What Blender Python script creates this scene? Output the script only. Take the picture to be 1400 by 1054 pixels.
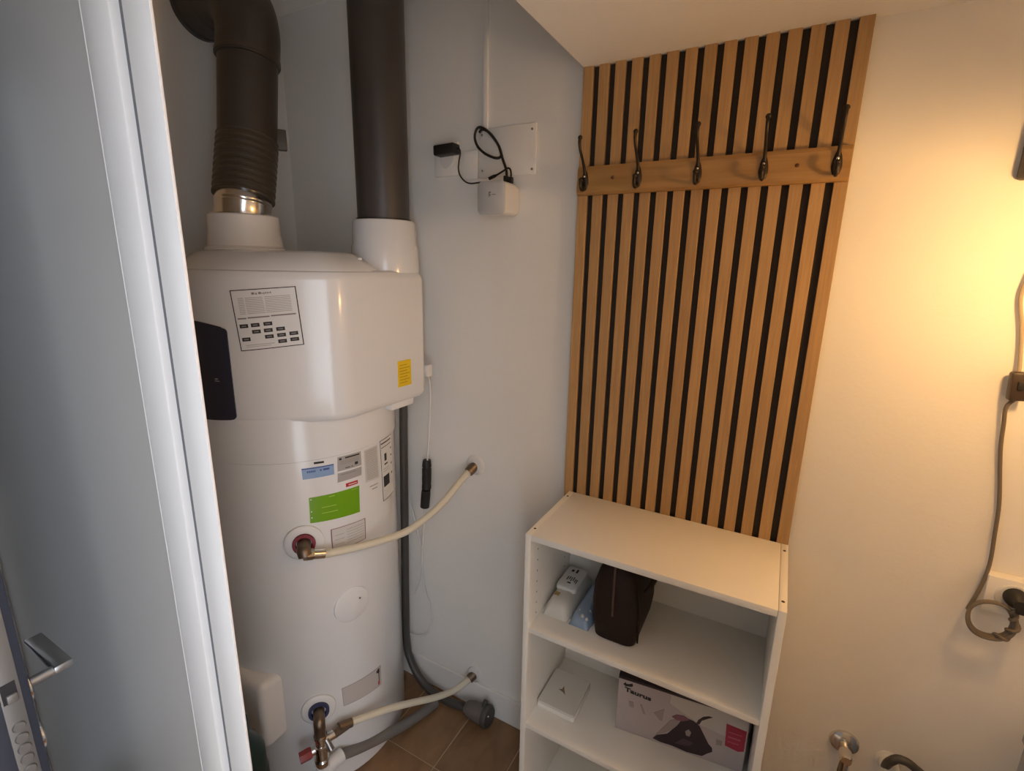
import bpy, bmesh, math, random
from mathutils import Vector, Matrix, Quaternion

# ------------------------------------------------------------------ clear
for o in list(bpy.data.objects):
    bpy.data.objects.remove(o, do_unlink=True)
SC = bpy.context.scene
COL = SC.collection
random.seed(4)
H = 1.64                       # height of the camera above the floor (m)

# ------------------------------------------------------------------ camera
F_PX, YAW, PITCH, ROLL = 674.36, math.radians(28.7636), math.radians(13.459), math.radians(1.1194)
f0 = Vector((-math.sin(YAW), math.cos(YAW), 0)); r0 = Vector((math.cos(YAW), math.sin(YAW), 0)); u0 = Vector((0, 0, 1))
fw = f0 * math.cos(PITCH) - u0 * math.sin(PITCH)
up = u0 * math.cos(PITCH) + f0 * math.sin(PITCH)
cr = r0 * math.cos(ROLL) + up * math.sin(ROLL)
cu = up * math.cos(ROLL) - r0 * math.sin(ROLL)
cam_d = bpy.data.cameras.new('camera')
cam_d.sensor_fit = 'HORIZONTAL'; cam_d.sensor_width = 36.0
cam_d.lens = 36.0 * F_PX / 1400.0
cam_d.clip_start = 0.02; cam_d.clip_end = 100
cam = bpy.data.objects.new('camera', cam_d); COL.objects.link(cam)
M = Matrix.Identity(4)
for i in range(3):
    M[i][0] = cr[i]; M[i][1] = cu[i]; M[i][2] = -fw[i]
M[2][3] = H
cam.matrix_world = M
SC.camera = cam

# ------------------------------------------------------------------ world (overcast daylight) and exposure
W = bpy.data.worlds.new('world'); SC.world = W; W.use_nodes = True
bg = W.node_tree.nodes['Background']
bg.inputs['Color'].default_value = (0.83, 0.895, 1.0, 1)
bg.inputs['Strength'].default_value = 4.0
SC.view_settings.view_transform = 'Standard'
SC.view_settings.look = 'None'
SC.view_settings.exposure = 0.03
SC.view_settings.gamma = 1.0
SC.view_settings.use_curve_mapping = False
BULB = 172.0                   # radiance of the warm lamp bulb

# ------------------------------------------------------------------ materials
MATS = {}
def mat(name, col, rough=0.5, metal=0.0, spec=0.5, noise=None, bump=None, coat=0.0, trans=0.0, alpha=1.0):
    """noise=(scale, amount, (sx,sy,sz)) varies the colour; bump=(scale, strength)"""
    if name in MATS: return MATS[name]
    m = bpy.data.materials.new(name); m.use_nodes = True
    nt = m.node_tree; b = nt.nodes['Principled BSDF']
    b.inputs['Base Color'].default_value = (*col, 1)
    b.inputs['Roughness'].default_value = rough
    b.inputs['Metallic'].default_value = metal
    b.inputs['Specular IOR Level'].default_value = spec
    b.inputs['Coat Weight'].default_value = coat
    b.inputs['Coat Roughness'].default_value = 0.12
    b.inputs['Transmission Weight'].default_value = trans
    b.inputs['Alpha'].default_value = alpha
    tc = nt.nodes.new('ShaderNodeTexCoord')
    if noise:
        mp = nt.nodes.new('ShaderNodeMapping'); mp.inputs['Scale'].default_value = noise[2]
        nt.links.new(tc.outputs['Object'], mp.inputs['Vector'])
        n = nt.nodes.new('ShaderNodeTexNoise'); n.inputs['Scale'].default_value = noise[0]; n.inputs['Detail'].default_value = 5
        nt.links.new(mp.outputs['Vector'], n.inputs['Vector'])
        r = nt.nodes.new('ShaderNodeValToRGB')
        k = noise[1]
        r.color_ramp.elements[0].position = 0.3; r.color_ramp.elements[1].position = 0.7
        r.color_ramp.elements[0].color = (*[max(0, c * (1 - k)) for c in col], 1)
        r.color_ramp.elements[1].color = (*[min(1, c * (1 + k)) for c in col], 1)
        nt.links.new(n.outputs['Fac'], r.inputs['Fac'])
        nt.links.new(r.outputs['Color'], b.inputs['Base Color'])
    if bump:
        n2 = nt.nodes.new('ShaderNodeTexNoise'); n2.inputs['Scale'].default_value = bump[0]; n2.inputs['Detail'].default_value = 4
        nt.links.new(tc.outputs['Object'], n2.inputs['Vector'])
        bp = nt.nodes.new('ShaderNodeBump'); bp.inputs['Strength'].default_value = bump[1]; bp.inputs['Distance'].default_value = 0.01
        nt.links.new(n2.outputs['Fac'], bp.inputs['Height'])
        nt.links.new(bp.outputs['Normal'], b.inputs['Normal'])
    MATS[name] = m
    return m

def wood(name, c1, c2, scale, stretch, rough=0.45):
    m = bpy.data.materials.new(name); m.use_nodes = True
    nt = m.node_tree; b = nt.nodes['Principled BSDF']; b.inputs['Roughness'].default_value = rough
    tc = nt.nodes.new('ShaderNodeTexCoord'); oi = nt.nodes.new('ShaderNodeObjectInfo')
    mp = nt.nodes.new('ShaderNodeMapping'); mp.inputs['Scale'].default_value = stretch
    off = nt.nodes.new('ShaderNodeVectorMath'); off.operation = 'SCALE'; off.inputs[0].default_value = (13, 7, 29)
    nt.links.new(oi.outputs['Random'], off.inputs['Scale'])
    ad = nt.nodes.new('ShaderNodeVectorMath'); ad.operation = 'ADD'
    nt.links.new(tc.outputs['Object'], mp.inputs['Vector'])
    nt.links.new(mp.outputs['Vector'], ad.inputs[0]); nt.links.new(off.outputs['Vector'], ad.inputs[1])
    n = nt.nodes.new('ShaderNodeTexNoise'); n.inputs['Scale'].default_value = scale; n.inputs['Detail'].default_value = 6; n.inputs['Distortion'].default_value = 0.6
    nt.links.new(ad.outputs['Vector'], n.inputs['Vector'])
    r = nt.nodes.new('ShaderNodeValToRGB'); r.color_ramp.elements[0].position = 0.33; r.color_ramp.elements[1].position = 0.68
    r.color_ramp.elements[0].color = (*c1, 1); r.color_ramp.elements[1].color = (*c2, 1)
    nt.links.new(n.outputs['Fac'], r.inputs['Fac'])
    hs = nt.nodes.new('ShaderNodeHueSaturation')
    mr = nt.nodes.new('ShaderNodeMapRange'); mr.inputs['To Min'].default_value = 0.93; mr.inputs['To Max'].default_value = 1.07
    nt.links.new(oi.outputs['Random'], mr.inputs['Value']); nt.links.new(mr.outputs['Result'], hs.inputs['Value'])
    nt.links.new(r.outputs['Color'], hs.inputs['Color']); nt.links.new(hs.outputs['Color'], b.inputs['Base Color'])
    MATS[name] = m
    return m

def emis(name, col, s):
    m = bpy.data.materials.new(name); m.use_nodes = True
    nt = m.node_tree; b = nt.nodes['Principled BSDF']
    b.inputs['Base Color'].default_value = (*col, 1)
    b.inputs['Emission Color'].default_value = (*col, 1); b.inputs['Emission Strength'].default_value = s
    MATS[name] = m
    return m

WALL = mat('wall_paint', (0.83, 0.80, 0.75), 0.75, bump=(120, 0.06), noise=(2.2, 0.025, (1, 1, 1)))
CEIL = mat('ceiling_paint', (0.90, 0.87, 0.82), 0.8, bump=(90, 0.06))
ENAMEL = mat('white_enamel', (0.77, 0.765, 0.755), 0.2, coat=0.4)
HEADP = mat('white_plastic_hood', (0.76, 0.755, 0.745), 0.2, coat=0.4)
PLAST = mat('white_plastic', (0.72, 0.71, 0.69), 0.4)
PVC = mat('white_pvc', (0.72, 0.69, 0.665), 0.35)
HOSE = mat('cream_hose', (0.68, 0.62, 0.48), 0.45)
DUCT = mat('dark_duct', (0.055, 0.047, 0.043), 0.42, bump=(60, 0.08), noise=(9, 0.18, (1, 1, 0.4)))
DUCT2 = mat('dark_corrugated_duct', (0.062, 0.052, 0.042), 0.36, bump=(60, 0.08))
ALU = mat('bright_aluminium', (0.78, 0.77, 0.75), 0.18, metal=1.0)
CHROME = mat('chrome', (0.72, 0.70, 0.68), 0.18, metal=1.0)
STEEL = mat('brushed_steel', (0.42, 0.41, 0.40), 0.34, metal=1.0)
BRASS = mat('dull_brass', (0.20, 0.15, 0.11), 0.38, metal=0.85)
RED = mat('red_plastic', (0.27, 0.04, 0.04), 0.4)
DRED = mat('dark_red_ring', (0.20, 0.012, 0.025), 0.45)
NAVY = mat('navy_ring', (0.03, 0.035, 0.10), 0.45)
BLACK = mat('black_plastic', (0.012, 0.011, 0.011), 0.5)
DGREY = mat('dark_grey_plastic', (0.06, 0.055, 0.05), 0.45)
GREYP = mat('grey_pipe', (0.17, 0.155, 0.14), 0.4)
TRAP = mat('grey_trap', (0.16, 0.135, 0.12), 0.5)
SCREEN = mat('navy_display', (0.026, 0.029, 0.050), 0.3, coat=0.3)
FELT = mat('black_felt', (0.022, 0.016, 0.012), 0.7)
OAK = wood('oak_veneer', (0.41, 0.240, 0.100), (0.51, 0.312, 0.136), 26, (9, 9, 0.35), 0.42)
PINE = wood('honey_pine', (0.34, 0.18, 0.060), (0.47, 0.27, 0.095), 6, (0.7, 9, 9), 0.35)
HOOK = mat('antique_bronze_hook', (0.045, 0.034, 0.026), 0.38, metal=0.7)
MELA = mat('white_melamine', (0.86, 0.82, 0.74), 0.35)
LEATH = mat('dark_brown_leather', (0.020, 0.008, 0.005), 0.62, spec=0.3, bump=(220, 0.25))
ZIPM = mat('zip_brown', (0.10, 0.055, 0.04), 0.45, metal=0.3)
PACKW = mat('white_film', (0.66, 0.64, 0.58), 0.35)
PACKB = mat('pale_blue_film', (0.26, 0.36, 0.50), 0.22, coat=0.4)
INK = mat('black_ink', (0.02, 0.018, 0.018), 0.6)
INKG = mat('grey_ink', (0.22, 0.20, 0.19), 0.6)
INKL = mat('light_grey_ink', (0.42, 0.40, 0.38), 0.6)
INKB = mat('blue_ink', (0.05, 0.09, 0.28), 0.6)
PAPER = mat('white_paper', (0.74, 0.73, 0.71), 0.55)
LGREEN = mat('green_label', (0.16, 0.36, 0.008), 0.3)
LGREEN2 = mat('light_green_print', (0.36, 0.55, 0.10), 0.3)
LYEL = mat('yellow_label', (0.80, 0.55, 0.0), 0.4)
LBLUE = mat('blue_label', (0.24, 0.36, 0.58), 0.4)
LGREY = mat('grey_label', (0.38, 0.36, 0.34), 0.4)
LRED = mat('red_label', (0.5, 0.02, 0.02), 0.4)
GPANEL = mat('grey_door_panel', (0.49, 0.465, 0.435), 0.38, noise=(1.5, 0.04, (1, 1, 1)))
DOORD = mat('navy_black_door', (0.022, 0.024, 0.036), 0.4)
TILE = wood('brown_tile', (0.21, 0.115, 0.055), (0.29, 0.165, 0.080), 7, (3, 1.2, 1), 0.42)
GROUT = mat('grout', (0.46, 0.36, 0.25), 0.9)
CORD = mat('grey_fabric_cord', (0.16, 0.13, 0.10), 0.8)
LBROWN = mat('dark_brown_plastic', (0.045, 0.028, 0.02), 0.4)
GREEN = mat('dark_green_plastic', (0.010, 0.030, 0.030), 0.4)
GREYC = mat('grey_cabinet', (0.30, 0.31, 0.32), 0.45)
CARTON = mat('printed_carton', (0.50, 0.44, 0.44), 0.4, noise=(6, 0.08, (1, 1, 1)))
CARTD = mat('carton_dark_print', (0.030, 0.016, 0.024), 0.4)
CARTM = mat('carton_mauve_print', (0.25, 0.10, 0.14), 0.4)
CARTL = mat('carton_light_print', (0.60, 0.56, 0.52), 0.4)
CARTG = mat('carton_grey_print', (0.36, 0.30, 0.29), 0.4)
CARTR = mat('carton_red_print', (0.45, 0.03, 0.07), 0.4)
BULBM = emis('warm_bulb', (1.0, 0.565, 0.20), BULB)

# ------------------------------------------------------------------ mesh builder
ORG = {}
class MB:
    """collects shapes (coordinates: x, y, height relative to the camera) and links them as one mesh object"""
    def __init__(s): s.bm = bmesh.new()
    def box(s, x0, x1, y0, y1, z0, z1, bevel=0.0, seg=2):
        b = bmesh.new(); bmesh.ops.create_cube(b, size=1)
        for v in b.verts:
            v.co = Vector(((x0 + x1) / 2 + v.co.x * (x1 - x0), (y0 + y1) / 2 + v.co.y * (y1 - y0), (z0 + z1) / 2 + v.co.z * (z1 - z0)))
        if bevel: bmesh.ops.bevel(b, geom=b.edges[:], offset=bevel, segments=seg, affect='EDGES', profile=0.5)
        return s._merge(b)
    def _merge(s, b, mtx=None):
        if mtx is not None: b.transform(mtx)
        me = bpy.data.meshes.new('tmp'); b.to_mesh(me); b.free(); s.bm.from_mesh(me); bpy.data.meshes.remove(me)
        return s
    def obox(s, c, size, rot, bevel=0.0, seg=2):
        """box of given size at c turned by a Matrix/Quaternion/euler tuple"""
        b = bmesh.new(); bmesh.ops.create_cube(b, size=1)
        for v in b.verts: v.co = Vector((v.co.x * size[0], v.co.y * size[1], v.co.z * size[2]))
        if bevel: bmesh.ops.bevel(b, geom=b.edges[:], offset=bevel, segments=seg, affect='EDGES', profile=0.5)
        if isinstance(rot, tuple):
            from mathutils import Euler
            rot = Euler(rot).to_matrix()
        return s._merge(b, Matrix.Translation(Vector(c)) @ rot.to_matrix().to_4x4() if isinstance(rot, Quaternion) else Matrix.Translation(Vector(c)) @ rot.to_4x4())
    def ring_loft(s, rings, cap0=True, cap1=True, closed=True):
        vs = [[s.bm.verts.new(Vector(p)) for p in r] for r in rings]
        n = len(rings[0])
        for a, b in zip(vs[:-1], vs[1:]):
            for i in range(n if closed else n - 1):
                j = (i + 1) % n
                try: s.bm.faces.new((a[i], a[j], b[j], b[i]))
                except ValueError: pass
        if closed and cap0: s.bm.faces.new(vs[0][::-1])
        if closed and cap1: s.bm.faces.new(vs[-1])
        return s
    def cyl(s, a, b, r0_, r1_=None, n=32, cap=True):
        return s.lathe(a, b, [(0, r0_), (1, r0_ if r1_ is None else r1_)], n, cap)
    def lathe(s, a, b, prof, n=32, cap=True):
        """prof: (fraction along a-b, radius)"""
        a = Vector(a); b = Vector(b); d = (b - a); q = d.to_track_quat('Z', 'Y')
        rings = []
        for t, r in prof:
            c = a + d * t
            rings.append([c + q @ Vector((r * math.cos(2 * math.pi * i / n), r * math.sin(2 * math.pi * i / n), 0)) for i in range(n)])
        return s.ring_loft(rings, cap, cap)
    def tube(s, pts, r, n=12, smooth=True, sub=6, cap=True, flat=None):
        pts = [Vector(p) for p in pts]
        if smooth and len(pts) > 2: pts = catmull(pts, sub)
        rad = r if callable(r) else (lambda t: r)
        tan = []
        for i in range(len(pts)):
            t = (pts[min(i + 1, len(pts) - 1)] - pts[max(i - 1, 0)]); tan.append(t.normalized())
        nrm = tan[0].orthogonal().normalized(); rings = []
        for i, p in enumerate(pts):
            if i:
                ax = tan[i - 1].cross(tan[i])
                if ax.length > 1e-7:
                    nrm = Quaternion(ax.normalized(), tan[i - 1].angle(tan[i])) @ nrm
            bi = tan[i].cross(nrm).normalized()
            rr = rad(i / (len(pts) - 1))
            rings.append([p + (nrm * math.cos(2 * math.pi * k / n) + bi * math.sin(2 * math.pi * k / n)) * rr for k in range(n)])
        return s.ring_loft(rings, cap, cap)
    def sphere(s, c, r, scale=(1, 1, 1), u=20, v=12):
        b = bmesh.new(); bmesh.ops.create_uvsphere(b, u_segments=u, v_segments=v, radius=r)
        for w in b.verts: w.co = Vector((w.co.x * scale[0], w.co.y * scale[1], w.co.z * scale[2])) + Vector(c)
        return s._merge(b)
    def prism(s, poly, z0, z1):
        return s.ring_loft([[(x, y, z0) for x, y in poly], [(x, y, z1) for x, y in poly]])
    def plate(s, poly, fn, t0, t1):
        """2D polygon (u,v) mapped by fn(u,v,depth), between depths t0 and t1"""
        return s.ring_loft([[fn(u, v, t0) for u, v in poly], [fn(u, v, t1) for u, v in poly]])
    def build(s, name, m, parent=None, loc=None, smooth=40, label=None):
        bmesh.ops.recalc_face_normals(s.bm, faces=s.bm.faces[:])
        org = Vector((0, 0, 0))
        if parent is not None: org = ORG[parent.name]
        elif loc is not None: org = Vector(loc)
        shift = Vector((0, 0, H)) - org
        for v in s.bm.verts: v.co += shift
        me = bpy.data.meshes.new(name); s.bm.to_mesh(me); s.bm.free()
        if smooth:
            me.shade_smooth(); me.set_sharp_from_angle(angle=math.radians(smooth))
        me.materials.append(m)
        o = bpy.data.objects.new(name, me); COL.objects.link(o)
        if parent is not None: o.parent = parent
        else: o.location = org
        ORG[o.name] = org.copy()
        if label: o['label'] = label
        return o

def catmull(P, sub):
    out = []
    for i in range(len(P) - 1):
        p0 = P[max(i - 1, 0)]; p1 = P[i]; p2 = P[i + 1]; p3 = P[min(i + 2, len(P) - 1)]
        for k in range(sub):
            t = k / sub
            out.append(0.5 * ((2 * p1) + (p2 - p0) * t + (2 * p0 - 5 * p1 + 4 * p2 - p3) * t * t + (3 * p1 - p0 - 3 * p2 + p3) * t ** 3))
    out.append(P[-1]); return out

def tag(o, label=None, cat=None, group=None, kind=None):
    if label: o['label'] = label
    if cat: o['category'] = cat
    if group: o['group'] = group
    if kind: o['kind'] = kind
    return o
def empty(name, loc):
    """an Empty at a thing's base; loc uses the camera-relative height"""
    o = bpy.data.objects.new(name, None); COL.objects.link(o)
    o.empty_display_size = 0.05
    o.location = Vector(loc) + Vector((0, 0, H)); ORG[o.name] = o.location.copy(); return o
def thing(name, label, cat, loc, group=None):
    return tag(empty(name, loc), label, cat, group)
def box(name, m, parent, *a, bevel=0.0, label=None, seg=2):
    return MB().box(*a, bevel=bevel, seg=seg).build(name, m, parent, label=label)

# ================================================================== THE SETTING
FL = -H
YW = 1.313          # back wall
XC = -1.67          # left wall
XS = -0.523         # edge of the lower ceiling
ZS = 0.490          # lower ceiling
ZC = 0.828          # higher ceiling
XR = 0.82           # right wall (out of view)
YF = -1.25          # added light-blocking wall behind the camera (out of view)
def struct(name, b, m, parent=None):
    o = b.build(name, m, parent, smooth=0)
    if parent is None: o['kind'] = 'structure'
    return o
floor = struct('floor', MB().box(XC - .1, XR + .1, YF - .1, YW + .1, FL - .08, FL - .0012), GROUT)
# tiles: 0.22 x 0.45 m, joints where the photograph shows them
xs = [-0.842 + 0.2205 * k for k in range(-4, 11)]
ys = [1.487, 1.037, 0.587, 0.137, -0.313]
for j in range(4):
    ya, yb = max(ys[j + 1], -9), min(ys[j], YW)
    for i in range(len(xs) - 1):
        xa, xb = max(xs[i], XC), min(xs[i + 1], XR)
        if xb - xa < .02: continue
        dz = random.uniform(-.0004, .0004)
        MB().box(xa + .0018, xb - .0018, ya + .0018, yb - .0018, FL - .02, FL + .0006 + dz, bevel=.0008, seg=1).build('tile', TILE, floor, smooth=0)
struct('wall_back', MB().box(XC - .1, XR + .1, YW, YW + .1, FL - .08, ZC + .1), WALL)
# left wall, with the entrance doorway at its near end
wl = MB(); wl.box(XC - .1, XC, .20, YW, FL - .08, ZC + .1); wl.box(XC - .1, XC, YF - .1, .20, .42, ZC + .1); wl.box(XC - .1, XC, YF - .1, -.72, FL - .08, .42)
struct('wall_left', wl, WALL)
struct('wall_right', MB().box(XR, XR + .1, .05, YW, FL - .08, ZC + .1), WALL)
# unseen front wall added to screen the lamp side from daylight; the camera stands in the open doorway to its left, daylight comes in from outside on the right
YI = .05
wf = MB(); wf.box(.15, XR, YI, YI + .10, FL - .08, ZC + .1); wf.box(XC, .15, YI, YI + .10, .42, ZC + .1)
struct('wall_daylight_screen', wf, WALL)
struct('wall_light_block', MB().box(XC - .1, .55, YF - .1, YF, FL - .08, ZC + 1.2), mat('light_block_dark', (0.13, 0.12, 0.11), 0.8, bump=(40, .2)))  # unseen wall, added to block sky light; dark so it bounces little
struct('ceiling', MB().box(XC - .1, XS, YI, YW, ZC, ZC + .1), CEIL)
struct('ceiling', MB().box(XS, XR + .1, YI, YW, ZS, ZC), CEIL)
struct('baseboard_back', MB().box(XC, XR, YW - .011, YW, FL, FL + .11, bevel=.003), WALL)
struct('baseboard_left', MB().box(XC, XC + .011, .40, YW - .011, FL, FL + .11, bevel=.003), WALL)

# white-framed grey panel that screens off the heater corner
YD = 0.33
K = YD / .30
d1 = empty('door_1', (-1.2, YD, FL)); d1['kind'] = 'structure'
d1['label'] = 'grey panel in a moulded white frame at the left edge'
fr = MB(); fr.box(-.611 * K, -.5625 * K, YD, YD + .004, FL, .70, bevel=.0012); fr.box(-.88, -.78, YD + .041, YD + .06, FL, .70, bevel=.002); fr.box(XC, -.611 * K, YD, YD + .05, .65, .70, bevel=.002)
fr.build('frame', PVC, d1)
sa = MB(); sa.box(-.684 * K, -.6265 * K, YD - .005, YD + .018, FL + .012, .645, bevel=.003); sa.box(XC + .002, -.684 * K, YD - .005, YD + .04, .56, .645, bevel=.003)
sa.box(XC + .002, -.684 * K, YD - .005, YD + .04, FL + .012, FL + .12, bevel=.003)
sa.build('sash', PVC, d1)
box('gasket_groove', mat('grey_gasket', (0.13, 0.135, 0.14), 0.6), d1, -.6275 * K, -.6100 * K, YD + .006, YD + .012, FL + .006, .65)
gb = MB(); gb.ring_loft([[(-.7075 * K, YD + .018, z), (-.703 * K, YD + .004, z), (-.694 * K, YD, z), (-.684 * K, YD + .010, z), (-.684 * K, YD + .03, z), (-.7075 * K, YD + .03, z)] for z in (FL + .12, .56)])
gb.build('glazing_bead', PVC, d1)
box('panel', GPANEL, d1, XC + .004, -.700 * K, YD + .020, YD + .040, FL + .11, .57)
struct('wall_partition', MB().box(XC, -.78, YD, YD + .07, .70, ZC), WALL)

# open security door, only its lock edge and far-side handle in view
d2 = empty('door_2', (-.90, .16, FL)); d2['kind'] = 'structure'
d2['label'] = 'open dark door edge with steel lock plate and lever handle, lower left corner'
XE = -.88
box('leaf', DOORD, d2, XC + .01, XE, .128, .184, FL + .01, .40, bevel=.002)
PLATE = mat('lock_plate_steel', (0.20, 0.185, 0.17), 0.5, metal=0.75)
box('lock_plate', PLATE, d2, XE - .001, XE + .0015, .1525, .1745, -1.02, -.42, bevel=.0006)
lt = box('latch_recess_dark', BLACK, d2, XE, XE + .0019, .1545, .1705, -.606, -.574)  # flush black patch; the recess's dark inside is put in as colour
box('latch', PLATE, d2, XE, XE + .006, .158, .170, -.606, -.592, bevel=.002)
for z in (-.648, -.667, -.6855, -.704, -.724):
    MB().lathe((XE, .1635, z), (XE + .0042, .1635, z), [(0, .0076), (.7, .0076), (1, .0066)], 24).build('bolt', PLATE, d2)
hd = MB(); XH, ZH = -.925, -.622
hd.tube([(XH, .186, ZH), (XH, .239, ZH)], .0078, smooth=False, n=16)
hd.build('handle_neck', STEEL, d2)
MB().box(XH - .106, XH + .010, .2205, .2440, ZH - .004, ZH + .009, bevel=.0025).build('handle_grip', STEEL, d2)
MB().lathe((XH, .183, ZH), (XH, .192, ZH), [(0, .024), (.8, .024), (1, .021)], 28).build('handle_rosette', CHROME, d2)
MB().lathe((XH, .183, -.712), (XH, .193, -.712), [(0, .024), (.8, .024), (1, .021)], 28).build('cylinder_rosette', CHROME, d2)

# ================================================================== WATER HEATER
CX, CY, RT = -1.33, 1.0, 0.298
wh = thing('water_heater', 'tall white heat pump water heater standing in the corner under two dark ducts', 'water heater', (CX, CY, FL))
def circ(r, z, n=96, cx=CX, cy=CY): return [(cx + r * math.cos(2 * math.pi * i / n), cy + r * math.sin(2 * math.pi * i / n), z) for i in range(n)]
MB().ring_loft([circ(RT - .012, FL + .004), circ(RT - .004, FL + .008), circ(RT, FL + .018), circ(RT, -.50)]).build('tank', ENAMEL, wh)
MB().ring_loft([circ(RT + .002, -.521), circ(RT + .0055, -.519), circ(RT + .0055, -.395)]).build('skirt', HEADP, wh)
HA, HR = .33, .305
def outline(scale=0.0, back=.245, cr_=.022):
    """plan of the hood: round front, tangent shoulders, square back; scale = inset"""
    a = HA - scale; r = HR - scale; right = []
    yc = -.7071 * r + (a - .7071 * r)                      # corner where the shoulder meets the flank
    for i in range(1, 31):
        t = math.radians(1.5 * i); right.append((r * math.sin(t), -r * math.cos(t)))
    p0, p1, p2 = (a - .03, yc - .03), (a, yc), (a, yc + .04)
    for k in range(0, 7):
        t = k / 6; right.append(tuple((1 - t) ** 2 * p0[m] + 2 * t * (1 - t) * p1[m] + t * t * p2[m] for m in (0, 1)))
    bk = back - scale
    for k in range(0, 5):
        t = math.radians(90 * k / 4); right.append((a - cr_ + cr_ * math.cos(t), bk - cr_ + cr_ * math.sin(t)))
    o = [(-x, y) for x, y in right[::-1]] + [(0, -r)] + right
    return [(CX + x, CY + y) for x, y in o]
def ol(scale, z): return [(x, y, z) for x, y in outline(scale)]
MB().ring_loft([ol(.022, -.414), ol(.010, -.411), ol(.003, -.403), ol(0, -.390), ol(0, -.042), ol(.003, -.030), ol(.009, -.021), ol(.020, -.016)]).build('hood', HEADP, wh, smooth=30)
# raised lid of the hood; it leaves a lower step at the right rear for the collar
XD, YDc = -1.10, 1.18        # right duct
XL, YL = -1.383, .916        # left collar
lid = outline(.014)           # front, from the left flank round to the right flank
lid = [p for p in lid if p[1] < 1.0]
tail = [(CX + HA - .014, 1.03), (CX + HA - .03, 1.075), (-1.06, 1.085), (-1.12, 1.075), (-1.165, 1.085), (-1.20, 1.12), (-1.215, 1.16), (-1.22, 1.22), (CX - HA + .05, 1.22), (CX - HA + .012, 1.19)]
lid += tail
ctr = Vector((CX - .02, CY - .02))
def ins(poly, k, z):
    out = []
    for x, y in poly:
        v = ctr - Vector((x, y)); L = v.length; v = v / L
        out.append((x + v.x * min(k, L * .6), y + v.y * min(k, L * .6), z))
    return out
MB().ring_loft([ins(lid, 0, -.020), ins(lid, .004, -.013), ins(lid, .060, .024), ins(lid, .075, .030), ins(lid, .10, .032)]).build('hood_lid', HEADP, wh, smooth=35)
# collars
MB().lathe((XL, YL, .028), (XL, YL, .128), [(0, .108), (.10, .106), (.16, .098), (.42, .0955), (.46, .0935), (.97, .0915), (1, .088)], 56).build('duct_collar', HEADP, wh)
MB().lathe((XD, YDc, -.022), (XD, YDc, .128), [(0, .101), (.50, .099), (.54, .0955), (.97, .0925), (1, .089)], 56).build('duct_collar', HEADP, wh)
MB().cyl((-1.045, 1.02, .012), (-1.045, 1.02, .0175), .006, n=14).build('lid_screw', PLAST, wh)
# lip under the overhanging corner of the hood
box('drip_lip', HEADP, wh, -1.10, -1.012, 1.09, 1.19, -.432, -.408, bevel=.003)

HOODP = outline(0)
def surf(phi, off, head=False):
    """point of the shell at polar angle phi (degrees, 0 = front, + towards the right flank)"""
    t = math.radians(phi); d = (math.sin(t), -math.cos(t))
    if not head: return CX + d[0] * (RT + off), CY + d[1] * (RT + off)
    r = HR
    for (ax, ay), (bx, by) in zip(HOODP, HOODP[1:] + HOODP[:1]):
        ax -= CX; bx -= CX; ay -= CY; by -= CY
        den = d[0] * (by - ay) - d[1] * (bx - ax)
        if abs(den) < 1e-9: continue
        t_ = (ax * (by - ay) - ay * (bx - ax)) / den; s_ = (ax * d[1] - ay * d[0]) / den
        if t_ > 0 and -1e-6 <= s_ <= 1 + 1e-6: r = t_; break
    r += off
    return CX + d[0] * r, CY + d[1] * r
def patch(name, m, parent, c, off=.0009, head=False, n=10, label=None):
    """thin label bent round the shell; c = corners (phi, z): top left, top right, bottom right, bottom left"""
    b = MB(); rows = []
    for o_ in (off, off - .0007):
        pass
    top, bot = [], []
    for i in range(n + 1):
        t = i / n
        top.append((c[0][0] + (c[1][0] - c[0][0]) * t, c[0][1] + (c[1][1] - c[0][1]) * t))
        bot.append((c[3][0] + (c[2][0] - c[3][0]) * t, c[3][1] + (c[2][1] - c[3][1]) * t))
    loop = top + bot[::-1]
    def P(q, o_):
        x, y = surf(q[0], o_, head); return (x, y, q[1])
    outer_t = [b.bm.verts.new(P(q, off)) for q in top]; outer_b = [b.bm.verts.new(P(q, off)) for q in bot]
    in_t = [b.bm.verts.new(P(q, off - .0006)) for q in top]; in_b = [b.bm.verts.new(P(q, off - .0006)) for q in bot]
    for i in range(n):
        b.bm.faces.new((outer_t[i], outer_t[i + 1], outer_b[i + 1], outer_b[i]))
        b.bm.faces.new((in_t[i + 1], in_t[i], in_b[i], in_b[i + 1]))
        b.bm.faces.new((in_t[i], in_t[i + 1], outer_t[i + 1], outer_t[i]))
        b.bm.faces.new((outer_b[i], outer_b[i + 1], in_b[i + 1], in_b[i]))
    b.bm.faces.new((in_t[0], outer_t[0], outer_b[0], in_b[0])); b.bm.faces.new((outer_t[n], in_t[n], in_b[n], outer_b[n]))
    return b.build(name, m, parent, smooth=60, label=label)
def bil(c, u, v):
    """(phi,z) inside a patch, u right, v down"""
    a = [c[0][k] + (c[1][k] - c[0][k]) * u for k in (0, 1)]; b = [c[3][k] + (c[2][k] - c[3][k]) * u for k in (0, 1)]
    return tuple(a[k] + (b[k] - a[k]) * v for k in (0, 1))
def sub(c, u0_, u1_, v0, v1): return [bil(c, u0_, v0), bil(c, u1_, v0), bil(c, u1_, v1), bil(c, u0_, v1)]
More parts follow.
